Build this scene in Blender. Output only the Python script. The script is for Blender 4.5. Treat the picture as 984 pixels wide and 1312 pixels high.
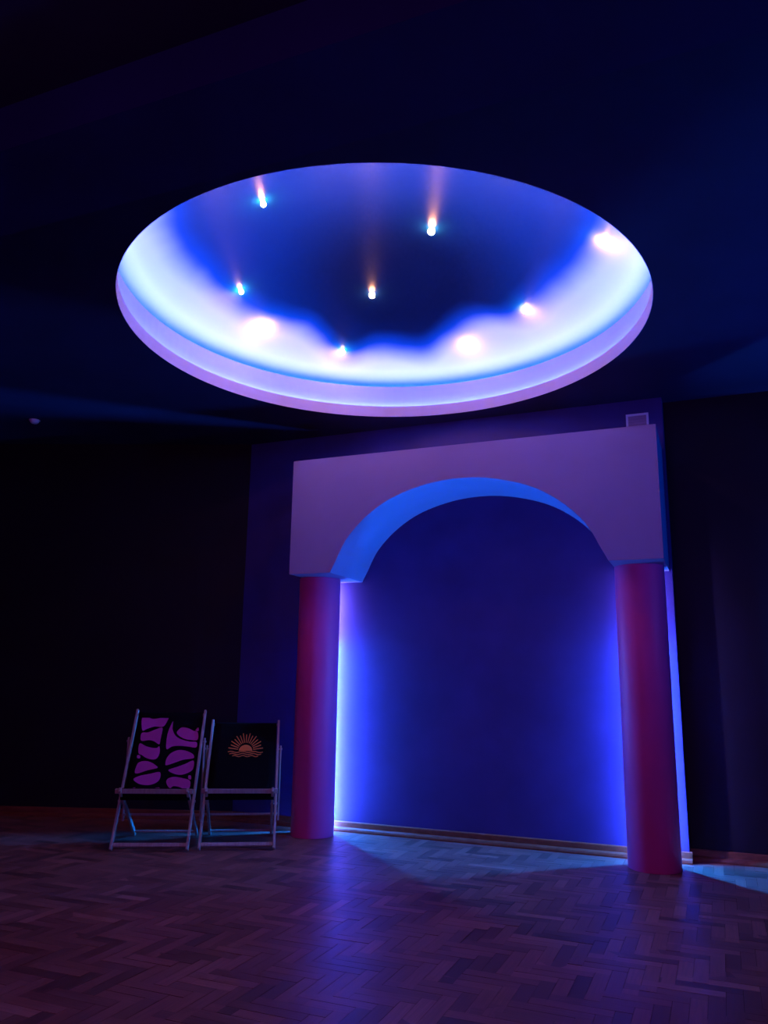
import bpy, bmesh, math, random
from mathutils import Vector, Matrix
random.seed(7)
for o in list(bpy.data.objects): bpy.data.objects.remove(o)
SC = bpy.context.scene
COL = SC.collection

# ------------------------------------------------------------------ camera
CAM_H, PITCH, ROLL, FPX = 1.3, 0.2135, 0.0158, 1014.22
cp, sp, cr, sr = math.cos(PITCH), math.sin(PITCH), math.cos(ROLL), math.sin(ROLL)
F = Vector((0, cp, sp)); U = Vector((0, -sp, cp)); R = Vector((1, 0, 0))
R2 = cr*R + sr*U; U2 = -sr*R + cr*U
cam = bpy.data.objects.new('camera', bpy.data.cameras.new('camera'))
COL.objects.link(cam)
m = Matrix((R2, U2, -F)).transposed().to_4x4(); m.translation = (0, 0, CAM_H)
cam.matrix_world = m
cam.data.sensor_fit = 'VERTICAL'; cam.data.sensor_height = 36.0
cam.data.lens = FPX/1312*36.0
cam.data.clip_start = 0.05
SC.camera = cam

# ------------------------------------------------------------------ world, exposure
w = bpy.data.worlds.new('world'); SC.world = w; w.use_nodes = True
w.node_tree.nodes['Background'].inputs[0].default_value = (0.01, 0.01, 0.03, 1)
w.node_tree.nodes['Background'].inputs[1].default_value = 0.1
vs = SC.view_settings
vs.view_transform = 'Standard'; vs.look = 'None'; vs.gamma = 1; vs.use_curve_mapping = False
vs.exposure = 0.0

LED_DOME = ((0.12, 0.19, 1.0), 850.0)      # upper cove, washes the painted dome
LED_RING = ((0.16, 0.20, 1.0), 48.0)       # lower cove, washes the ring
LED_COLUMN = ((0.004, 0.185, 1.0), 1050.0)
LED_WALL_FILL = ((0.32, 0.25, 1.0), 260.0)     # tapes added on the column backs to refill the wall glow   # strips behind the columns
BULB = (1.0, 0.40, 0.18)

def area(name, loc, target, size, power, color, sy=None):
    d = bpy.data.lights.new(name, 'AREA'); d.energy = power; d.color = color
    d.shape = 'RECTANGLE'; d.size = size; d.size_y = sy or size
    o = bpy.data.objects.new(name, d); COL.objects.link(o); o.location = loc
    o.rotation_euler = (Vector(target)-Vector(loc)).to_track_quat('-Z', 'Y').to_euler()
    return o
# dim purple stage wash at the far end of the room, behind the viewer
area('rear_wash_lamp', (-1.8, -2.2, 2.2), (0.5, 6.5, 1.0), 1.4, 42.0, (0.75, 0.10, 1.0))
# blue uplight beyond the right edge of the picture, washing the ceiling
area('blue_uplight', (4.5, 3.7, 1.6), (3.0, 3.9, 3.74), 0.4, 60.0, (0.0, 0.10, 1.0))

# ------------------------------------------------------------------ wall frame
WA = -0.3973; WO = 6.849
DR = Vector((math.cos(WA), math.sin(WA), 0)); N = Vector((-DR.y, DR.x, 0))
def W(u, off, z=0.0):
    return N*(WO-off) + DR*u + Vector((0, 0, z))
H = 3.743

# ------------------------------------------------------------------ materials
MATS = {}
def nodes(name):
    mt = bpy.data.materials.new(name); mt.use_nodes = True
    nt = mt.node_tree; b = nt.nodes['Principled BSDF']
    MATS[name] = mt
    return mt, nt, b
def link(nt, a, b): nt.links.new(a, b)
def paint(name, col, rough=0.6, bump=0.1, scale=60, var=0.12, spec=0.3):
    mt, nt, b = nodes(name)
    tc = nt.nodes.new('ShaderNodeTexCoord')
    n1 = nt.nodes.new('ShaderNodeTexNoise'); n1.inputs['Scale'].default_value = 2.2; n1.inputs['Detail'].default_value = 5
    n2 = nt.nodes.new('ShaderNodeTexNoise'); n2.inputs['Scale'].default_value = scale; n2.inputs['Detail'].default_value = 3
    link(nt, tc.outputs['Object'], n1.inputs['Vector']); link(nt, tc.outputs['Object'], n2.inputs['Vector'])
    rp = nt.nodes.new('ShaderNodeValToRGB')
    rp.color_ramp.elements[0].position = 0.3; rp.color_ramp.elements[1].position = 0.7
    rp.color_ramp.elements[0].color = tuple(c*(1-var) for c in col)+(1,)
    rp.color_ramp.elements[1].color = tuple(min(1, c*(1+var)) for c in col)+(1,)
    link(nt, n1.outputs['Fac'], rp.inputs['Fac']); link(nt, rp.outputs['Color'], b.inputs['Base Color'])
    bp = nt.nodes.new('ShaderNodeBump'); bp.inputs['Strength'].default_value = bump; bp.inputs['Distance'].default_value = 0.004
    link(nt, n2.outputs['Fac'], bp.inputs['Height']); link(nt, bp.outputs['Normal'], b.inputs['Normal'])
    b.inputs['Roughness'].default_value = rough
    b.inputs['Specular IOR Level'].default_value = spec
    return mt
def wood(name, c0, c1, rough=0.45, scale=8, stretch=(1, 1, 1), spec=0.4):
    mt, nt, b = nodes(name)
    tc = nt.nodes.new('ShaderNodeTexCoord'); mp = nt.nodes.new('ShaderNodeMapping')
    mp.inputs['Scale'].default_value = stretch
    n = nt.nodes.new('ShaderNodeTexNoise'); n.inputs['Scale'].default_value = scale; n.inputs['Detail'].default_value = 6
    rp = nt.nodes.new('ShaderNodeValToRGB')
    rp.color_ramp.elements[0].position = 0.3; rp.color_ramp.elements[1].position = 0.7
    rp.color_ramp.elements[0].color = c0+(1,); rp.color_ramp.elements[1].color = c1+(1,)
    link(nt, tc.outputs['Object'], mp.inputs['Vector']); link(nt, mp.outputs['Vector'], n.inputs['Vector'])
    link(nt, n.outputs['Fac'], rp.inputs['Fac']); link(nt, rp.outputs['Color'], b.inputs['Base Color'])
    b.inputs['Roughness'].default_value = rough; b.inputs['Specular IOR Level'].default_value = spec
    return mt
def emis(name, col, s):
    mt, nt, b = nodes(name)
    b.inputs['Base Color'].default_value = (0.8, 0.8, 0.8, 1)
    b.inputs['Emission Color'].default_value = col+(1,)
    b.inputs['Emission Strength'].default_value = s
    return mt
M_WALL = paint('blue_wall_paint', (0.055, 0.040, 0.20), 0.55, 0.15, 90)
M_WALLD = paint('shaded_blue_wall_paint', (0.008, 0.005, 0.012), 0.6, 0.15, 90)  # the wall blue, darkened in its colour so these walls read as unlit
M_CEIL = paint('dark_blue_ceiling_paint', (0.024, 0.020, 0.070), 0.7, 0.1, 60)
M_BEAM = paint('dark_beam_paint', (0.010, 0.010, 0.080), 0.7, 0.1, 60)
M_ARCH = paint('lilac_arch_paint', (0.37, 0.29, 0.50), 0.6, 0.08, 120, 0.05)
M_COLUMN = paint('pink_column_paint', (0.95, 0.08, 0.34), 0.5, 0.08, 120, 0.06)
M_RING = paint('white_ring_plaster', (0.34, 0.52, 0.62), 0.6, 0.05, 80, 0.03)
M_LIP = paint('pink_lip_plaster', (0.46, 0.44, 0.66), 0.6, 0.05, 80, 0.03)
M_SKIRT = wood('skirting_wood', (0.16, 0.050, 0.022), (0.26, 0.085, 0.04), 0.4, 6, (1, 8, 8))
M_CHAIR = wood('pale_chair_wood', (0.34, 0.23, 0.19), (0.46, 0.33, 0.27), 0.5, 14, (6, 1, 1))
M_FAB = paint('black_canvas', (0.006, 0.005, 0.006), 0.9, 0.3, 500, 0.1, 0.04)
M_PINK = paint('pink_print', (0.60, 0.06, 0.32), 0.8, 0.2, 400, 0.08, 0.15)
M_ORANGE = paint('orange_print', (0.85, 0.24, 0.05), 0.8, 0.2, 400, 0.08, 0.15)
M_METAL = paint('steel', (0.45, 0.45, 0.47), 0.35, 0.02, 50, 0.05); MATS['steel'].node_tree.nodes['Principled BSDF'].inputs['Metallic'].default_value = 0.9
M_WHITE = paint('white_plastic', (0.90, 0.88, 0.92), 0.45, 0.02, 50, 0.02)
M_GRILLE = paint('pinkish_grille', (0.50, 0.33, 0.42), 0.6, 0.05, 50, 0.05)
M_DARK = paint('dark_void', (0.02, 0.02, 0.02), 0.9, 0, 50, 0)
M_LEDD = emis('dome_led', *LED_DOME); M_LEDR = emis('ring_led', *LED_RING); M_LEDC = emis('column_led', *LED_COLUMN); M_LEDW = emis('wall_fill_led', *LED_WALL_FILL)

def parquet_mat():
    mt, nt, b = nodes('parquet_wood')
    uv = nt.nodes.new('ShaderNodeUVMap'); uv.uv_map = 'UVMap'
    oi = nt.nodes.new('ShaderNodeObjectInfo'); ge = nt.nodes.new('ShaderNodeNewGeometry')
    ad = nt.nodes.new('ShaderNodeMath'); ad.operation = 'ADD'
    link(nt, oi.outputs['Random'], ad.inputs[0]); link(nt, ge.outputs['Random Per Island'], ad.inputs[1])
    fr = nt.nodes.new('ShaderNodeMath'); fr.operation = 'FRACT'; link(nt, ad.outputs[0], fr.inputs[0])
    rp = nt.nodes.new('ShaderNodeValToRGB'); e = rp.color_ramp.elements
    e[0].position = 0; e[0].color = (0.13, 0.055, 0.042, 1)
    e[1].position = 1; e[1].color = (0.46, 0.20, 0.145, 1)
    for p, c in ((0.18, (0.22, 0.085, 0.066, 1)), (0.55, (0.30, 0.12, 0.090, 1)), (0.85, (0.36, 0.145, 0.108, 1))):
        x = e.new(p); x.color = c
    link(nt, fr.outputs[0], rp.inputs['Fac'])
    # grain along u, each strip with its own offset
    sc = nt.nodes.new('ShaderNodeMath'); sc.operation = 'MULTIPLY'; sc.inputs[1].default_value = 37.0
    link(nt, fr.outputs[0], sc.inputs[0])
    cx = nt.nodes.new('ShaderNodeCombineXYZ'); link(nt, sc.outputs[0], cx.inputs['Z'])
    va = nt.nodes.new('ShaderNodeVectorMath'); va.operation = 'ADD'
    link(nt, uv.outputs['UV'], va.inputs[0]); link(nt, cx.outputs[0], va.inputs[1])
    mp = nt.nodes.new('ShaderNodeMapping'); mp.inputs['Scale'].default_value = (5, 90, 1)
    link(nt, va.outputs[0], mp.inputs['Vector'])
    n = nt.nodes.new('ShaderNodeTexNoise'); n.inputs['Scale'].default_value = 1.0; n.inputs['Detail'].default_value = 4
    link(nt, mp.outputs['Vector'], n.inputs['Vector'])
    mx = nt.nodes.new('ShaderNodeMix'); mx.data_type = 'RGBA'; mx.blend_type = 'MULTIPLY'; mx.inputs['Factor'].default_value = 0.7
    g = nt.nodes.new('ShaderNodeValToRGB'); g.color_ramp.elements[0].position = 0.3; g.color_ramp.elements[0].color = (0.55, 0.5, 0.48, 1)
    g.color_ramp.elements[1].position = 0.65; g.color_ramp.elements[1].color = (1, 1, 1, 1)
    link(nt, n.outputs['Fac'], g.inputs['Fac'])
    link(nt, rp.outputs['Color'], mx.inputs['A']); link(nt, g.outputs['Color'], mx.inputs['B'])
    link(nt, mx.outputs['Result'], b.inputs['Base Color'])
    rr = nt.nodes.new('ShaderNodeMapRange'); rr.inputs['To Min'].default_value = 0.30; rr.inputs['To Max'].default_value = 0.46
    link(nt, n.outputs['Fac'], rr.inputs['Value']); link(nt, rr.outputs[0], b.inputs['Roughness'])
    # gentle unevenness of an old floor plus the grain
    tc = nt.nodes.new('ShaderNodeTexCoord')
    bp = nt.nodes.new('ShaderNodeBump'); bp.inputs['Strength'].default_value = 0.5; bp.inputs['Distance'].default_value = 0.0012
    link(nt, n.outputs['Fac'], bp.inputs['Height'])
    link(nt, bp.outputs['Normal'], b.inputs['Normal'])
    b.inputs['Specular IOR Level'].default_value = 0.5
    return mt
M_PARQ = parquet_mat()

def dome_mat():
    """sky painting on the dome: ultramarine ground, white airbrushed cloud bank round the rim"""
    mt, nt, b = nodes('painted_sky_dome')
    tc = nt.nodes.new('ShaderNodeTexCoord'); sx = nt.nodes.new('ShaderNodeSeparateXYZ')
    link(nt, tc.outputs['Object'], sx.inputs[0])
    def M(op, a, b_=None, c=None):
        n = nt.nodes.new('ShaderNodeMath'); n.operation = op
        for i, v in enumerate((a, b_, c)):
            if v is None: continue
            if isinstance(v, (int, float)): n.inputs[i].default_value = v
            else: link(nt, v, n.inputs[i])
        return n.outputs[0]
    x, y = sx.outputs['X'], sx.outputs['Y']
    r = M('SQRT', M('ADD', M('MULTIPLY', x, x), M('MULTIPLY', y, y)))
    th = M('ADD', M('DIVIDE', M('ARCTAN2', y, x), 2*math.pi), 0.25)
    th = M('FRACT', th)     # 0 at the -Y side, .25 at +X, .5 at +Y, .75 at -X
    rin = nt.nodes.new('ShaderNodeValToRGB'); rin.color_ramp.interpolation = 'B_SPLINE'
    stops = CLOUD_STOPS
    e = rin.color_ramp.elements
    e[0].position = stops[0][0]; e[0].color = (stops[0][1]/2,)*3+(1,)
    e[1].position = stops[-1][0]; e[1].color = (stops[-1][1]/2,)*3+(1,)
    for p, v in stops[1:-1]:
        q = e.new(p); q.color = (v/2,)*3+(1,)
    link(nt, th, rin.inputs['Fac'])
    ns = nt.nodes.new('ShaderNodeTexNoise'); ns.inputs['Scale'].default_value = 2.6; ns.inputs['Detail'].default_value = 1.5
    link(nt, tc.outputs['Object'], ns.inputs['Vector'])
    rr = M('ADD', M('MULTIPLY', rin.outputs['Color'], 2.0), M('MULTIPLY', M('SUBTRACT', ns.outputs['Fac'], 0.5), 0.10))
    t = M('SUBTRACT', r, rr)                       # >0 inside the cloud bank
    cl = nt.nodes.new('ShaderNodeMapRange'); cl.interpolation_type = 'SMOOTHSTEP'
    cl.inputs['From Min'].default_value = -0.06; cl.inputs['From Max'].default_value = 0.20
    link(nt, t, cl.inputs['Value'])
    bs = nt.nodes.new('ShaderNodeMapRange'); bs.interpolation_type = 'SMOOTHSTEP'    # blue band at the foot
    bs.inputs['From Min'].default_value = 1.895; bs.inputs['From Max'].default_value = 1.74
    link(nt, r, bs.inputs['Value'])
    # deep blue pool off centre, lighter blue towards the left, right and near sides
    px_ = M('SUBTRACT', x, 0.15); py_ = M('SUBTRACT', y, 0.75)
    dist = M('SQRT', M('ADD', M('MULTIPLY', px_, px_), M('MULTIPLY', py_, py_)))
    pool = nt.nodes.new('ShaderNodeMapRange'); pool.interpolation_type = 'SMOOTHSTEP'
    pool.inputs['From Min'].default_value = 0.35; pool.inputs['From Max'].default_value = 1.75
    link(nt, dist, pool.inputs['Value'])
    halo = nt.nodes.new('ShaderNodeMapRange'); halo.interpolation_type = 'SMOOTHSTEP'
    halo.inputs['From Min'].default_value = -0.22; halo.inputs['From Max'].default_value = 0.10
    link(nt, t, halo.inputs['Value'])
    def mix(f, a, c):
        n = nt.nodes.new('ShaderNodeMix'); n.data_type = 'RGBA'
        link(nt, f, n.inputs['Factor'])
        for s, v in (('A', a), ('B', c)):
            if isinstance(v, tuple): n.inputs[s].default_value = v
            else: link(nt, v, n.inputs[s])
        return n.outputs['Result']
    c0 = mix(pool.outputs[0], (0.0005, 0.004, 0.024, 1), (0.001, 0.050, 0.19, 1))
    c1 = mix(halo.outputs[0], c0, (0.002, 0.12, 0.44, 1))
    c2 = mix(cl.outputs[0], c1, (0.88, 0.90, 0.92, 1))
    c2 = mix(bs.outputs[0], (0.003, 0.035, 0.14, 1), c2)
    link(nt, c2, b.inputs['Base Color'])
    n2 = nt.nodes.new('ShaderNodeTexNoise'); n2.inputs['Scale'].default_value = 130; n2.inputs['Detail'].default_value = 4
    link(nt, tc.outputs['Object'], n2.inputs['Vector'])
    bp = nt.nodes.new('ShaderNodeBump'); bp.inputs['Strength'].default_value = 0.25; bp.inputs['Distance'].default_value = 0.0015
    link(nt, n2.outputs['Fac'], bp.inputs['Height']); link(nt, bp.outputs['Normal'], b.inputs['Normal'])
    b.inputs['Roughness'].default_value = 0.27; b.inputs['IOR'].default_value = 1.14; b.inputs['Specular IOR Level'].default_value = 0.5
    return mt
# (angle fraction, inner radius of the cloud bank)
CLOUD_STOPS = [(0.0, 1.70), (0.08, 1.66), (0.16, 1.58), (0.22, 1.45), (0.27, 1.36), (0.31, 1.36), (0.345, 1.40),
               (0.365, 1.44), (0.385, 1.30), (0.41, 1.28), (0.44, 1.42), (0.463, 1.58), (0.49, 1.46), (0.515, 1.48),
               (0.535, 1.66), (0.558, 1.48), (0.585, 1.36), (0.61, 1.38), (0.64, 1.44), (0.68, 1.40), (0.73, 1.42),
               (0.79, 1.50), (0.86, 1.60), (0.93, 1.68), (1.0, 1.70)]
M_DOME = dome_mat()

# ------------------------------------------------------------------ mesh helpers
def link_obj(name, bm, mat, parent=None, smooth=False, loc=None):
    me = bpy.data.meshes.new(name); bmesh.ops.recalc_face_normals(bm, faces=bm.faces)
    bm.to_mesh(me); bm.free()
    if mat: me.materials.append(mat)
    if smooth:
        for p in me.polygons: p.use_smooth = True
    o = bpy.data.objects.new(name, me); COL.objects.link(o)
    if parent: o.parent = parent
    if loc is not None: o.location = loc
    return o
def empty(name, loc, rz=0, parent=None):
    o = bpy.data.objects.new(name, None); COL.objects.link(o); o.location = loc; o.rotation_euler = (0, 0, rz)
    o.empty_display_size = 0.2
    if parent: o.parent = parent
    return o
def tag(o, label=None, cat=None, group=None, kind=None):
    for k, v in (('label', label), ('category', cat), ('group', group), ('kind', kind)):
        if v: o[k] = v
    return o
def box(bm, lo, hi, mtx=None):
    vs_ = [bm.verts.new((x, y, z)) for x in (lo[0], hi[0]) for y in (lo[1], hi[1]) for z in (lo[2], hi[2])]
    for f in ((0, 1, 3, 2), (4, 6, 7, 5), (0, 4, 5, 1), (2, 3, 7, 6), (0, 2, 6, 4), (1, 5, 7, 3)):
        bm.faces.new([vs_[i] for i in f])
    if mtx: bmesh.ops.transform(bm, matrix=mtx, verts=vs_)
    return vs_
def bevel(bm, w, seg=2):
    bmesh.ops.bevel(bm, geom=bm.edges[:], offset=w, segments=seg, affect='EDGES', profile=0.5)
def bar(bm, p, q, w, t, side=Vector((1, 0, 0)), bv=0.003):
    """rectangular timber from p to q; w measured across `side`, t across the other direction"""
    p, q = Vector(p), Vector(q); d = (q-p); L = d.length; d.normalize()
    s = (side - d*side.dot(d)).normalized(); n = d.cross(s)
    b2 = bmesh.new(); box(b2, (-w/2, -t/2, 0), (w/2, t/2, L))
    if bv: bevel(b2, bv, 1)
    mt = Matrix((s, n, d)).transposed().to_4x4(); mt.translation = p
    b2.transform(mt)
    me = bpy.data.meshes.new('t'); b2.to_mesh(me); b2.free(); bm.from_mesh(me); bpy.data.meshes.remove(me)
def rod(bm, p, q, r, seg=16):
    p, q = Vector(p), Vector(q); d = q-p
    mt = d.to_track_quat('Z', 'Y').to_matrix().to_4x4(); mt.translation = (p+q)/2
    bmesh.ops.create_cone(bm, cap_ends=True, segments=seg, radius1=r, radius2=r, depth=d.length, matrix=mt)
def slab(bm, a, b, t, z0, z1):
    """vertical wall slab whose visible face runs a->b; thickness t to the left of a->b"""
    a, b = Vector((a[0], a[1])), Vector((b[0], b[1])); d = (b-a).normalized(); n = Vector((-d.y, d.x))*t
    pts = [a, b, b+n, a+n]
    lo = [bm.verts.new((p.x, p.y, z0)) for p in pts]; hi = [bm.verts.new((p.x, p.y, z1)) for p in pts]
    bm.faces.new(lo); bm.faces.new(hi)
    for i in range(4): bm.faces.new((lo[i], lo[(i+1) % 4], hi[(i+1) % 4], hi[i]))
def revolve(bm, prof, seg=128, closed=False):
    rings = []
    for r, z in prof:
        rings.append([bm.verts.new((r*math.cos(2*math.pi*i/seg), r*math.sin(2*math.pi*i/seg), z)) for i in range(seg)])
    n = len(rings)
    for k in range(n if closed else n-1):
        A, B = rings[k], rings[(k+1) % n]
        for i in range(seg):
            j = (i+1) % seg
            bm.faces.new((A[i], A[j], B[j], B[i]))

# ------------------------------------------------------------------ room shell
XL, XR, YB, YF = -5.6, 5.3, -2.6, 8.9
U_END = -0.306; SET = 0.15
cornL = W(-4.399, 0); cornR = W(U_END, 0)
# back wall behind the arch
bm = bmesh.new(); a, b_ = W(-4.399, 0), W(U_END, 0)
slab(bm, a, b_, 0.4, 0, H); tag(link_obj('wall_back', bm, M_WALL), kind='structure')
# right wall, set back and parallel
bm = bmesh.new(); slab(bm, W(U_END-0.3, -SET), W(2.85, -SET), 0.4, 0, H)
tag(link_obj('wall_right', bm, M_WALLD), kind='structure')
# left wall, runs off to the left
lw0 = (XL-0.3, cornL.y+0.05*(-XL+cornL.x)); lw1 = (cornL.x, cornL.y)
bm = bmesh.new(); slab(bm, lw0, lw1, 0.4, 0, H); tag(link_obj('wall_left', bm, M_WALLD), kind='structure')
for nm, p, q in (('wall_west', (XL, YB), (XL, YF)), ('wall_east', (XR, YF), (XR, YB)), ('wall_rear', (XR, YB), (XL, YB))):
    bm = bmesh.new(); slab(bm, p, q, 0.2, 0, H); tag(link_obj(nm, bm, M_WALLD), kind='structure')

# ceiling with the round opening
DC = Vector((-0.020, 5.206, H)); RL = 1.800; SY = 1.027
def ceiling():
    bm = bmesh.new(); seg = 128
    x0, x1, y0, y1 = XL-0.2, XR+0.2, YB-0.2, YF+0.1
    ro = RL+0.004
    inn, out = [], []
    for i in range(seg):
        t = 2*math.pi*i/seg; c, s = math.cos(t), math.sin(t)
        k = min(((x1-DC.x)/c if c > 1e-9 else (x0-DC.x)/c if c < -1e-9 else 1e9),
                ((y1-DC.y)/s if s > 1e-9 else (y0-DC.y)/s if s < -1e-9 else 1e9))
        inn.append((DC.x+ro*c, DC.y+ro*s*SY)); out.append((DC.x+k*c, DC.y+k*s))
    # add true corners
    V = {}
    def vv(p, z):
        key = (round(p[0], 5), round(p[1], 5), z)
        if key not in V: V[key] = bm.verts.new((p[0], p[1], z))
        return V[key]
    corners = [(x0, y0), (x1, y0), (x1, y1), (x0, y1)]
    for z in (H, H+0.06):
        for i in range(seg):
            j = (i+1) % seg
            poly = [inn[i], out[i]]
            if abs(out[i][0]-out[j][0]) > 1e-6 and abs(out[i][1]-out[j][1]) > 1e-6:
                best = min(corners, key=lambda c: (c[0]-out[i][0])**2+(c[1]-out[i][1])**2)
                if best != out[i]: poly.append(best)
            poly += [out[j], inn[j]]
            bm.faces.new([vv(p, z) for p in poly])
    for i in range(seg):
        j = (i+1) % seg
        bm.faces.new([vv(inn[i], H), vv(inn[j], H), vv(inn[j], H+0.06), vv(inn[i], H+0.06)])
    return tag(link_obj('ceiling', bm, M_CEIL), kind='structure')
ceiling()
# downstand beam parallel to the arch wall
bm = bmesh.new(); zb = H-0.225
pa, pb = W(-7.05, 4.22), W(4.85, 4.22)
slab(bm, (pb.x, pb.y), (pa.x, pa.y), 0.50, zb, H)
tag(link_obj('ceiling_beam', bm, M_BEAM), kind='structure')

# ------------------------------------------------------------------ floor: herringbone parquet
bm = bmesh.new()
box(bm, (XL-0.2, YB-0.2, -0.12), (XR+0.2, YF+0.1, -0.004))
floor = tag(link_obj('floor', bm, M_DARK), kind='structure')
SL, SW, GAP = 0.35, 0.07, 0.0016
def strip_bm(bm, L, w, mtx, uvl):
    vs_ = box(bm, (-L/2, -w/2, -0.004), (L/2, w/2, 0.0))
    fs = set(f for v in vs_ for f in v.link_faces)
    for f in fs:
        for lp in f.loops: lp[uvl].uv = (lp.vert.co.x, lp.vert.co.y)
    if mtx: bmesh.ops.transform(bm, matrix=mtx, verts=vs_)
bm = bmesh.new(); uvl = bm.loops.layers.uv.new('UVMap')
strip_bm(bm, SL-GAP, SW-GAP, None, uvl)
strip0 = link_obj('parquet_strip', bm, M_PARQ, floor)
# herringbone: period along the stair direction; pieces horizontal / vertical in the wall frame
n = int(SL/SW)
cells = []
def proj(P):
    v = P-Vector((0, 0, CAM_H)); d = v.dot(F)
    if d < 0.1: return None
    return (492+FPX*v.dot(R2)/d, 656-FPX*v.dot(U2)/d, d)
RZ = Matrix.Rotation(WA, 4, 'Z')
inv = RZ.inverted()
polyL = lambda P: P.y < lw1[1]+0.05*(lw1[0]-P.x)+0.02
def inside(P):
    if not (XL-0.05 < P.x < XR+0.05 and 1.2 < P.y < 8.6): return False
    off = WO-P.dot(N)
    if P.x < cornL.x: return polyL(P)
    u = P.dot(DR)
    return off > -0.02 if u < U_END else off > -SET-0.02
for a in range(-150, 200):
    for k in range(-30, 30):
        # horizontal piece lower-left at ((a + k*2n... ) standard tiling
        bx = (a + 2*n*k)*SW; by = a*SW
        cells.append((bx+SL/2, by+SW/2, 0))            # along u
        cells.append((bx+SL+SW/2, by+SW-SL/2+0*SW, 1))  # along v, foot of the next
seen = []
for cx_, cy_, o in cells:
    P = RZ @ Vector((cx_, cy_, 0))
    if not inside(P): continue
    pr = proj(P)
    vis = pr is not None and -60 < pr[0] < 1044 and 900 < pr[1] < 1360
    if not vis and P.y > 7.9: pass
    seen.append((0 if vis else 1, pr[2] if pr else 99, P, o))
seen.sort(key=lambda t: (t[0], t[1]))
singles, rest = seen[:300], seen[300:]
for i, (_, _, P, o) in enumerate(singles):
    ob = strip0 if i == 0 else strip0.copy()
    if i: COL.objects.link(ob); ob.parent = floor
    ob.location = (P.x, P.y, random.uniform(-0.0004, 0.0004))
    ob.rotation_euler = (random.gauss(0, 0.0022), random.gauss(0, 0.0022), WA + (math.pi/2 if o else 0))
bm = bmesh.new(); uvl = bm.loops.layers.uv.new('UVMap')
for _, _, P, o in rest:
    mt = Matrix.Translation((P.x, P.y, random.uniform(-0.0004, 0.0004))) @ Matrix.Rotation(WA+(math.pi/2 if o else 0), 4, 'Z') \
        @ Matrix.Rotation(random.gauss(0, 0.0022), 4, 'X') @ Matrix.Rotation(random.gauss(0, 0.0022), 4, 'Y')
    strip_bm(bm, SL-GAP, SW-GAP, mt, uvl)
tag(link_obj('parquet_field', bm, M_PARQ, floor), kind='stuff')

# skirting boards: tall board + quarter moulding in front
def skirting(name, a, b, h=0.085, proj_=0.03):
    """a->b along the visible wall face with the room on the right-hand side of a->b"""
    a, b = Vector((a[0], a[1], 0)), Vector((b[0], b[1], 0)); d = (b-a).normalized(); nrm = Vector((d.y, -d.x, 0))
    t = 0.016
    prof = [(0, 0.0), (proj_+t, 0), (proj_+t, 0.012), (proj_+t-0.006, 0.026), (t+0.010, 0.036), (t, 0.038), (t, h-0.008), (t-0.006, h), (0, h)]
    bm = bmesh.new(); rows = []
    for P in (a, b): rows.append([bm.verts.new(P+nrm*x+Vector((0, 0, z))) for x, z in prof])
    k = len(prof)
    for i in range(k):
        j = (i+1) % k; bm.faces.new((rows[0][i], rows[0][j], rows[1][j], rows[1][i]))
    bm.faces.new(rows[0]); bm.faces.new(rows[1])
    return tag(link_obj(name, bm, M_SKIRT), kind='structure')
skirting('baseboard_back', W(-4.39, 0), W(U_END+0.02, 0))
skirting('baseboard_left', lw0, lw1)
skirting('baseboard_right', W(U_END, -SET), W(2.8, -SET))

# ------------------------------------------------------------------ dome in the ceiling
dome = empty('ceiling_dome', DC); dome.scale = (1, SY, 1)
tag(dome, 'large round recessed ceiling dome painted with blue sky and white clouds, glowing rim', 'dome')
LT = 0.101
bm = bmesh.new(); revolve(bm, [(RL, -0.0005), (RL, LT), (RL+0.012, LT), (RL+0.012, 0.065), (RL+0.055, 0.065), (RL+0.055, 0.05), (RL+0.0035, 0.05), (RL+0.0035, -0.0005)], closed=True)
tag(link_obj('lower_lip', bm, M_LIP, dome, False), 'pinkish lilac lower lip of the opening')
RR = RL+0.052
bm = bmesh.new(); revolve(bm, [(RR, 0.066), (RR, 0.318), (RR+0.014, 0.318), (RR+0.014, 0.295), (RR+0.20, 0.295), (RR+0.20, 0.282), (RR+0.016, 0.282), (RR+0.016, 0.066)], closed=True)
tag(link_obj('upper_ring', bm, M_RING, dome, False), 'glowing pale lilac ring wall under the painted dome')
bm = bmesh.new(); r_, z_, s_ = RL+0.030, 0.082, 0.006
revolve(bm, [(r_-s_, z_-s_), (r_+s_, z_-s_), (r_+s_, z_+s_), (r_-s_, z_+s_)], seg=64, closed=True)
link_obj('light_strip', bm, M_LEDR, dome)
# upper strip: flat tape behind the ring, tilted up and inwards
bm = bmesh.new(); r_, z_ = RR+0.075, 0.302
revolve(bm, [(r_, z_-0.005), (r_+0.007, z_-0.005), (r_+0.007, z_+0.009), (r_, z_-0.001)], seg=64, closed=True)
o = link_obj('light_strip', bm, M_WHITE, dome); o.data.materials.append(M_LEDD)
for p in o.data.polygons:
    c = p.center; rad_ = Vector((c.x, c.y, 0)).normalized()
    if p.normal.z > 0.2 and p.normal.dot(rad_) < -0.3: p.material_index = 1
AD, ZD, RISE = RR+0.255, 0.206, 0.67
RS = (AD*AD+RISE*RISE)/(2*RISE)
def dome_z(r): return ZD+RISE-RS+math.sqrt(RS*RS-r*r)
bm = bmesh.new(); prof = [(AD*i/40, dome_z(AD*i/40)) for i in range(40, 0, -1)]
seg = 128; revolve(bm, prof, seg)
top = bm.verts.new((0, 0, dome_z(0))); bm.verts.ensure_lookup_table()
last = bm.verts[39*seg:40*seg]
for i in range(seg): bm.faces.new((last[i], last[(i+1) % seg], top))
tag(link_obj('painted_shell', bm, M_DOME, dome, True), 'blue sky dome surface with airbrushed white clouds')

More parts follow.
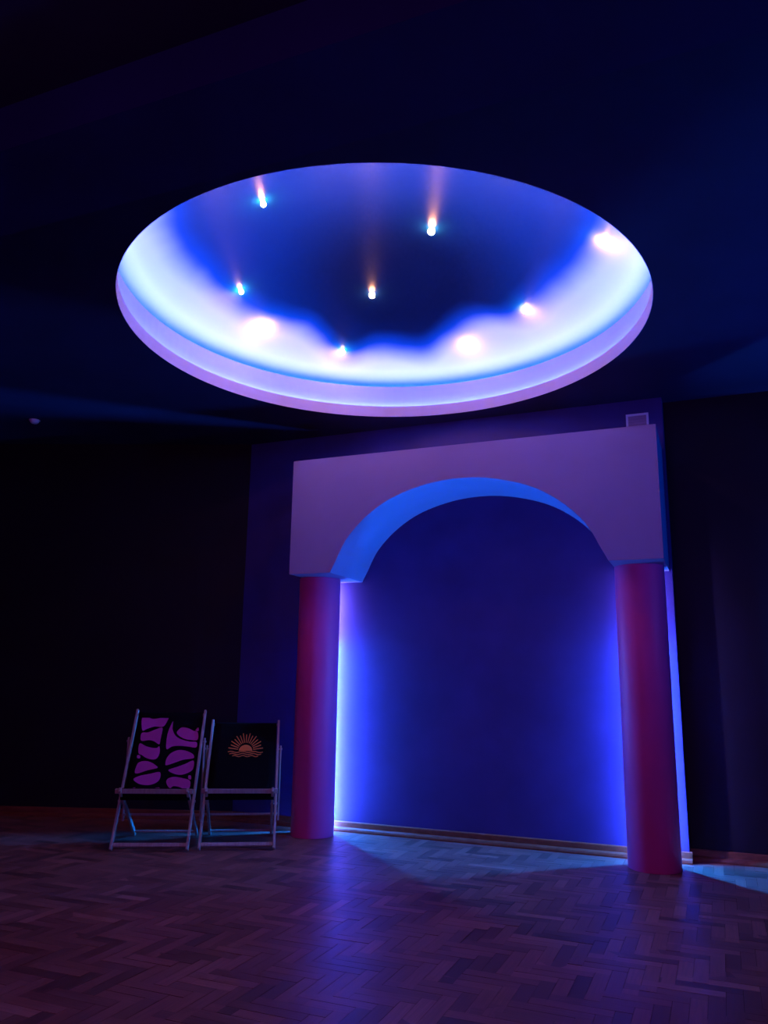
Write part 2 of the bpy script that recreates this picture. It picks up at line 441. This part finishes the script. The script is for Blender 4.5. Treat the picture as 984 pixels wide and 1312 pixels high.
# star lamps on the dome: local position, power
def ray(px, py):
    return (F*FPX + R2*(px-492) - U2*(py-656)).normalized()
# (x, y) of each lamp relative to the dome centre, relative brightness, label
LAMPS = [(-0.84, -0.38, 1.0, 'small warm star lamp at the near left of the dome, alone in plain blue'),
         (0.34, 0.07, 2.6, 'brightest warm star lamp, high right of the dome centre'),
         (-0.11, 0.88, 2.3, 'bright orange star lamp near the middle of the dome, above the dark blue'),
         (-1.16, 0.61, 0.9, 'small warm star lamp at the left of the dome where cloud meets blue'),
         (-1.05, 1.08, 0.9, 'small warm star lamp over the left cloud bank, below another lamp'),
         (-0.38, 1.51, 0.7, 'small pale star lamp low in the gap between the far clouds'),
         (0.745, 1.35, 0.4, 'faintest tiny star lamp on top of the far right clouds'),
         (1.16, 0.79, 0.6, 'small pinkish star lamp at the right of the dome above the cloud'),
         (1.49, -0.30, 0.6, 'small star lamp at the far right edge of the dome by the white cloud')]
for lx, ly, pw, lb in LAMPS:
    r_ = math.hypot(lx, ly); z_ = dome_z(r_)
    nrm = Vector((-lx, -ly, -(RS-RISE-ZD+z_))).normalized()
    nrm = (Vector((0, 0, ZD+RISE-RS))-Vector((lx, ly, z_))).normalized()
    root = empty('star_lamp', DC+Vector((lx, ly*SY, z_)))
    root.rotation_euler = nrm.to_track_quat('Z', 'Y').to_euler()
    tag(root, lb, 'lamp', 'star lamps scattered over the dome')
    bm = bmesh.new(); revolve(bm, [(0.0185, 0.0), (0.0185, 0.004), (0.008, 0.008), (0.006, 0.016), (0.0001, 0.016)], seg=12)
    link_obj('socket', bm, M_WHITE, root, True)
    k = 0.8+0.7*min(pw, 2.6)/2.6
    bm = bmesh.new(); bmesh.ops.create_uvsphere(bm, u_segments=12, v_segments=8, radius=0.018*k, matrix=Matrix.Translation((0, 0, 0.030)))
    link_obj('bulb', bm, emis('warm_bulb', BULB, 430*pw/k/k), root, True)

# ------------------------------------------------------------------ archway
UC = -1.905
arch = empty('archway', W(UC, 0), WA)
tag(arch, 'lilac archway block on two round pink columns standing against the blue wall, backlit in blue', 'archway')
def L(u, off, z): return Vector((u-UC, -off, z))
D = 0.697; ZB, ZT = 2.24, 3.285; UA0, UA1 = -3.489, -0.328
half = [(0, 2.99), (0.17, 2.981), (0.341, 2.952), (0.525, 2.899), (0.66, 2.841), (0.78, 2.768), (0.90, 2.672), (1.015, 2.548), (1.075, 2.45), (1.118, 2.36), (1.152, 2.295), (1.18, ZB)]
def smoothpts(p, k=3):
    out = []
    for i in range(len(p)-1):
        p0 = p[max(i-1, 0)] if i else (-p[1][0], p[1][1]); p1, p2 = p[i], p[i+1]; p3 = p[i+2] if i+2 < len(p) else (2*p2[0]-p1[0], 2*p2[1]-p1[1])
        for j in range(k):
            t = j/k
            out.append(tuple(0.5*((2*p1[c])+(-p0[c]+p2[c])*t+(2*p0[c]-5*p1[c]+4*p2[c]-p3[c])*t*t+(-p0[c]+3*p1[c]-3*p2[c]+p3[c])*t**3) for c in (0, 1)))
    return out+[p[-1]]
hs = smoothpts(half)
prof = [(-x, z) for x, z in reversed(hs)] + hs[1:]
bm = bmesh.new()
front = [[bm.verts.new(L(UC+x, off, z)) for x, z in prof] for off in (D, 0.002)]
topv = [[bm.verts.new(L(UC+x, off, ZT)) for x, z in prof] for off in (D, 0.002)]
cb = [[bm.verts.new(L(u, off, z)) for u, z in ((UA0, ZB), (UA0, ZT), (UA1, ZT), (UA1, ZB))] for off in (D, 0.002)]
k = len(prof)
for s in (0, 1):
    for i in range(k-1):
        bm.faces.new((front[s][i], front[s][i+1], topv[s][i+1], topv[s][i]))
    bm.faces.new((cb[s][0], front[s][0], topv[s][0], cb[s][1])); bm.faces.new((front[s][-1], cb[s][3], cb[s][2], topv[s][-1]))
for i in range(k-1):
    bm.faces.new((front[0][i], front[1][i], front[1][i+1], front[0][i+1]))
    bm.faces.new((topv[0][i], topv[1][i], topv[1][i+1], topv[0][i+1]))
for A, B in ((cb[0][1], topv[0][0]), (topv[0][-1], cb[0][2])): pass
bm.faces.new((cb[0][1], topv[0][0], topv[1][0], cb[1][1])); bm.faces.new((topv[0][-1], cb[0][2], cb[1][2], topv[1][-1]))
bm.faces.new((cb[0][0], cb[0][1], cb[1][1], cb[1][0])); bm.faces.new((cb[0][3], cb[0][2], cb[1][2], cb[1][3]))
bm.faces.new((cb[0][0], front[0][0], front[1][0], cb[1][0])); bm.faces.new((front[0][-1], cb[0][3], cb[1][3], front[1][-1]))
tag(link_obj('arch_block', bm, M_ARCH, arch), 'lilac block with a wide shallow arch cut into it')
CU, COFF, CRAD = (-3.375, -0.538), 0.31, (0.188, 0.190)
for u, rad in zip(CU, CRAD):
    bm = bmesh.new()
    revolve(bm, [(rad-0.004, 0.001), (rad, 0.005), (rad, ZB-0.001)], seg=64)
    tag(link_obj('column', bm, M_COLUMN, arch, True, L(u, COFF, 0)), 'round pink column')
for u in CU:
    bm = bmesh.new(); box(bm, (-0.006, -0.006, 0.015), (0.006, 0.006, 1.68))
    link_obj('light_strip', bm, M_LEDC, arch, False, L(u, 0.050, 0))
    # unseen tape added on the column's back, refills the glow on the wall
    bm = bmesh.new(); box(bm, (-0.010, 0.001, 0.03), (0.010, 0.005, ZB-0.03))
    o = link_obj('wall_fill_tape', bm, M_WHITE, arch, False, L(u, COFF-0.189-0.001, 0)); o.data.materials.append(M_LEDW)
    for p in o.data.polygons:
        if p.normal.y > 0.9: p.material_index = 1
    bm = bmesh.new(); box(bm, (-0.005, 0.007, 0.10), (0.005, 0.048, ZB-0.03))
    link_obj('mounting_batten', bm, M_WALL, arch, False, L(u, 0.050, 0))

# thin board behind the left column that keeps the strip's light off the wall at its left
bm = bmesh.new(); box(bm, (-0.005, 0.001, 0.09), (0.005, 0.110, ZB-0.002))
link_obj('side_board', bm, M_WALL, arch, False, L(CU[0]-0.100, 0.112, 0))

# ------------------------------------------------------------------ vent above the arch
vent = empty('wall_vent', W(-0.512, 0, 3.49), WA)
tag(vent, 'small white framed vent high on the wall behind the top right corner of the arch', 'vent')
bm = bmesh.new(); hw, hh, fw = 0.093, 0.125, 0.018
for lo, hi in (((-hw, -0.016, -hh), (-hw+fw, -0.001, hh)), ((hw-fw, -0.016, -hh), (hw, -0.001, hh)),
               ((-hw+fw, -0.016, hh-fw), (hw-fw, -0.001, hh)), ((-hw+fw, -0.016, -hh), (hw-fw, -0.001, -hh+fw))): box(bm, lo, hi)
link_obj('frame', bm, M_WHITE, vent)
bm = bmesh.new(); box(bm, (-hw+fw, -0.006, -hh+fw), (hw-fw, -0.001, hh-fw)); link_obj('backing', bm, M_GRILLE, vent)
for i in range(9):
    z = -hh+fw+0.012+i*(2*hh-2*fw-0.024)/8
    bm = bmesh.new(); box(bm, (-hw+fw, -0.005, -0.0015), (hw-fw, 0.005, 0.0015), Matrix.Translation((0, -0.010, z)) @ Matrix.Rotation(0.6, 4, 'X'))
    link_obj('slat', bm, M_GRILLE, vent)

# small sensor on the ceiling, far left
sens = empty('ceiling_sensor', (-3.40, 7.32, H))
tag(sens, 'small round white sensor on the dark ceiling at the far left', 'sensor')
bm = bmesh.new(); revolve(bm, [(0.0001, -0.035), (0.028, -0.033), (0.040, -0.022), (0.044, 0)], seg=24); link_obj('housing', bm, M_WHITE, sens, True)
bm = bmesh.new(); revolve(bm, [(0.052, -0.006), (0.052, 0), ], seg=24); revolve(bm, [(0.044, -0.006), (0.052, -0.006)], seg=24); link_obj('base_ring', bm, M_WHITE, sens)

# ------------------------------------------------------------------ deck chairs
def catmull(pts, k=6):
    n_ = len(pts); out = []
    for i in range(n_):
        p0, p1, p2, p3 = pts[i-1], pts[i], pts[(i+1) % n_], pts[(i+2) % n_]
        for j in range(k):
            t = j/k
            out.append(tuple(0.5*(2*p1[c]+(-p0[c]+p2[c])*t+(2*p0[c]-5*p1[c]+4*p2[c]-p3[c])*t*t+(-p0[c]+3*p1[c]-3*p2[c]+p3[c])*t**3) for c in (0, 1)))
    return out
def deck_chair(loc, rz, ya, za, label, printer):
    root = empty('deck_chair', loc, rz)
    tag(root, label, 'chair', 'folding wooden deck chairs left of the archway')
    HA, HB, HC = 0.290, 0.262, 0.316
    X = Vector((1, 0, 0)); A = lambda x, t: Vector((x, ya*t, za*t))
    def part(name, fn):
        bm = bmesh.new(); fn(bm); return link_obj(name, bm, M_CHAIR, root)
    for s in (-1, 1): part('back_post', lambda bm: bar(bm, A(s*HA, 0.012), A(s*HA, 1.0), 0.021, 0.040))
    part('top_rail', lambda bm: rod(bm, A(-HA+0.010, 0.965), A(HA-0.010, 0.965), 0.012))
    part('foot_rail', lambda bm: bar(bm, A(-HA+0.010, 0.045), A(HA-0.010, 0.045), 0.030, 0.020, Vector((0, ya, za))))
    bf, br = Vector((0, 0.03, 0.455)), Vector((0, 0.70, 0.012))
    for s in (-1, 1): part('seat_post', lambda bm: bar(bm, bf+X*s*HB, br+X*s*HB, 0.021, 0.036))
    d = (br-bf).normalized()
    part('front_rail', lambda bm: bar(bm, bf+d*0.025-X*(HA+0.012), bf+d*0.025+X*(HA+0.012), 0.036, 0.022, Vector((0, -0.12, 1))))
    part('rear_rail', lambda bm: rod(bm, br-d*0.05-X*HB, br-d*0.05+X*HB, 0.010))
    tp = 0.76; rl = 0.62
    bl = bf+(br-bf)*rl; bl.z += 0.018
    c1 = Vector((0, bl.y+0.01, bl.z-0.045))
    for s in (-1, 1): part('support_strut', lambda bm: bar(bm, A(s*HC, tp)+Vector((0, 0, 0.03)), c1+X*s*HC, 0.016, 0.026))
    part('support_rail', lambda bm: rod(bm, bl-X*HC+Vector((0, 0, 0.008)), bl+X*HC+Vector((0, 0, 0.008)), 0.010))
    # crossing of the two frames
    ts = None
    for i in range(400):
        t = i/400; y = ya*t; z = za*t
        sB = (y-bf.y)/(br.y-bf.y)
        if bf.z+(br.z-bf.z)*sB <= z: ts = t; break
    for s in (-1, 1):
        bm = bmesh.new(); rod(bm, A(s*(HB-0.014), ts), A(s*(HA+0.016), ts), 0.005, 10)
        rod(bm, A(s*(HA+0.0105), ts), A(s*(HA+0.016), ts), 0.010, 10); link_obj('bolt', bm, M_METAL, root)
        bm = bmesh.new(); rod(bm, A(s*(HA-0.012), tp), A(s*(HC+0.012), tp), 0.005, 10)
        rod(bm, A(s*(HC+0.0085), tp), A(s*(HC+0.014), tp), 0.009, 10); link_obj('bolt', bm, M_METAL, root)
    # canvas: straight back, deep seat curve, up and over the front rail
    fr = bf+d*0.025
    topz = za*0.965; topy = ya*0.965
    kz = 0.50; ky = topy*(kz/topz)*0.80+0.045
    pts = [(topy+0.004, topz+0.017), (topy-0.013, topz+0.006), (topy-0.020, topz-0.03)]
    def line(z):
        t = (z-kz)/(topz-0.03-kz); return ky+(topy-0.020-ky)*t
    for i in range(1, 7): z = topz-0.03+(kz-topz+0.03)*i/6; pts.append((line(z), z))
    pts += [(ky-0.035, kz-0.055), (ky-0.08, kz-0.105), (ky-0.14, kz-0.135)]
    pts += [(fr.y+0.06, fr.z-0.075), (fr.y+0.026, fr.z-0.018), (fr.y+0.020, fr.z+0.012), (fr.y+0.010, fr.z+0.0205), (fr.y-0.008, fr.z+0.0205)]
    SWD = 0.272
    bm = bmesh.new(); nx = 8; th = 0.0022; rows = []
    for sgn in (1, -1):
        g = []
        for i, (y, z) in enumerate(pts):
            a_ = pts[max(i-1, 0)]; c_ = pts[min(i+1, len(pts)-1)]; ty, tz = c_[0]-a_[0], c_[1]-a_[1]; l = math.hypot(ty, tz)
            ny, nz = tz/l*th/2*sgn, -ty/l*th/2*sgn
            g.append([bm.verts.new(((j/nx*2-1)*SWD, y+ny, z+nz)) for j in range(nx+1)])
        rows.append(g)
    for g in rows:
        for i in range(len(pts)-1):
            for j in range(nx): bm.faces.new((g[i][j], g[i][j+1], g[i+1][j+1], g[i+1][j]))
    for i in range(len(pts)-1):
        for j in (0, nx): bm.faces.new((rows[0][i][j], rows[0][i+1][j], rows[1][i+1][j], rows[1][i][j]))
    for i in (0, len(pts)-1):
        for j in range(nx): bm.faces.new((rows[0][i][j], rows[0][i][j+1], rows[1][i][j+1], rows[1][i][j]))
    sling = link_obj('canvas_sling', bm, M_FAB, root, True)
    def surf(u, z):        # u 0..1 across, z height -> point just proud of the front face
        if z >= kz: y = line(z)
        else:
            for (y0, z0), (y1, z1) in zip(pts, pts[1:]):
                if z1 <= z <= z0: y = y0+(y1-y0)*(z-z0)/(z1-z0); break
            else: y = ky
        return Vector(((u*2-1)*SWD, y-0.0024, z-0.001))
    printer(sling, surf, topz)
    return root

def flat_print(name, sling, polys, mat, surf, label=None):
    bm = bmesh.new()
    for poly in polys:
        b2 = bmesh.new()
        f = b2.faces.new([b2.verts.new((u, 0, z)) for u, z in poly])
        bmesh.ops.triangulate(b2, faces=[f])
        # cut at the fold so that the print follows the canvas
        for zc in (0.50, 0.448, 0.42):
            bmesh.ops.bisect_plane(b2, geom=b2.verts[:]+b2.edges[:]+b2.faces[:], plane_co=(0, 0, zc), plane_no=(0, 0, 1))
        for v in b2.verts: v.co = surf(v.co.x, v.co.z)
        me = bpy.data.meshes.new('t'); b2.to_mesh(me); b2.free(); bm.from_mesh(me); bpy.data.meshes.remove(me)
    bmesh.ops.recalc_face_normals(bm, faces=bm.faces)
    o = link_obj(name, bm, mat, sling)
    if label: o['label'] = label
    return o

SHAPES = [
 [(370,135),(460,160),(540,150),(615,126),(600,180),(560,235),(480,235),(410,258),(365,270)],
 [(360,300),(420,292),(480,268),(552,245),(550,300),(537,350),(527,405),(480,378),(430,366),(355,372)],
 [(340,400),(400,425),(460,440),(505,440),(527,425),(532,480),(510,535),(470,552),(410,540),(360,510),(330,490)],
 [(318,600),(350,575),(400,568),(450,580),(490,605),(512,632),(420,655),(300,687)],
 [(285,737),(350,708),(440,690),(535,673),(537,735),(500,775),(430,797),(350,790),(300,765)],
 [(655,183),(650,250),(672,310),(708,343),(760,364),(820,377),(882,382),(878,432),(800,424),(720,418),(650,425),(598,452),(594,380),(606,300),(630,230)],
 [(700,272),(740,240),(800,248),(850,272),(890,285),(890,358),(820,360),(760,348),(712,320),(693,295)],
 [(588,590),(600,540),(640,490),(710,460),(780,465),(840,490),(862,518),(850,538),(760,552),(680,580),(600,606)],
 [(618,652),(700,622),(780,592),(857,560),(855,640),(800,680),(730,697),(660,682)],
 [(600,762),(620,732),(680,718),(760,730),(830,755),(826,826),(780,834),(720,812),(668,806),(640,826),(612,800)],
 [(868,270),(880,250),(896,240),(897,272)], [(815,735),(812,705),(838,705),(840,740)], [(318,540),(318,512),(345,515),(345,540)],
 [(270,828),(300,820),(298,836)], [(480,830),(530,818),(538,834)]]
def print_letters(sling, surf, topz):
    polys = []
    for s in SHAPES:
        q = []
        for x, y in catmull(s, 5 if len(s) > 5 else 2):
            xl = 340-0.197*(y-100); xr = 935-0.106*(y-110)
            u = (x-xl)/(xr-xl); t = (y-125)/(860-125)
            z = topz-0.005-(topz-0.005-0.418)*(t*1.06-0.06*t*t)
            q.append((u, z))
        polys.append(q)
    flat_print('printed_lettering', sling, polys, M_PINK, surf, 'bold curvy pink psychedelic shapes')
def print_sun(sling, surf, topz):
    polys = []
    cu, cz = 0.525, topz-0.205; SX = 1/(2*0.272)
    def P(x, z): return (cu+x*SX, cz+z)
    polys.append([P(0.058*math.cos(a), -0.004+0.048*math.sin(a)) for a in [math.pi*i/16 for i in range(17)]])
    nr = 15
    for i in range(nr):
        a = math.pi*(0.045+0.91*i/(nr-1)); r0, r1 = 0.066, 0.150 if i % 2 == 0 else 0.138
        w0, w1 = 0.0034, 0.0040
        c, s = math.cos(a), math.sin(a)*0.92
        polys.append([P(r0*c-w0*s, r0*s+w0*c), P(r1*c-w1*s, r1*s+w1*c), P(r1*c+w1*s, r1*s-w1*c), P(r0*c+w0*s, r0*s-w0*c)])
    for zz, ww in ((-0.012, 0.150), (-0.028, 0.135), (-0.044, 0.110)):
        up, dn = [], []
        for i in range(41):
            x = -ww+2*ww*i/40; z = zz+0.0045*math.sin(i/40*math.pi*6)
            up.append(P(x, z+0.0030)); dn.append(P(x, z-0.0030))
        for i in range(40): polys.append([up[i], up[i+1], dn[i+1], dn[i]])
    flat_print('printed_sunrise', sling, polys, M_ORANGE, surf, 'orange rising sun with rays over three waves')
deck_chair((-1.777, 6.535, 0), math.radians(4.3), 0.58, 1.045,
           'folding deck chair with pink psychedelic print on black canvas, the left one', print_letters)
deck_chair((-1.115, 6.630, 0), math.radians(7.3), 0.72, 0.955,
           'folding deck chair with orange sunrise on plain black canvas, between the other chair and column', print_sun)
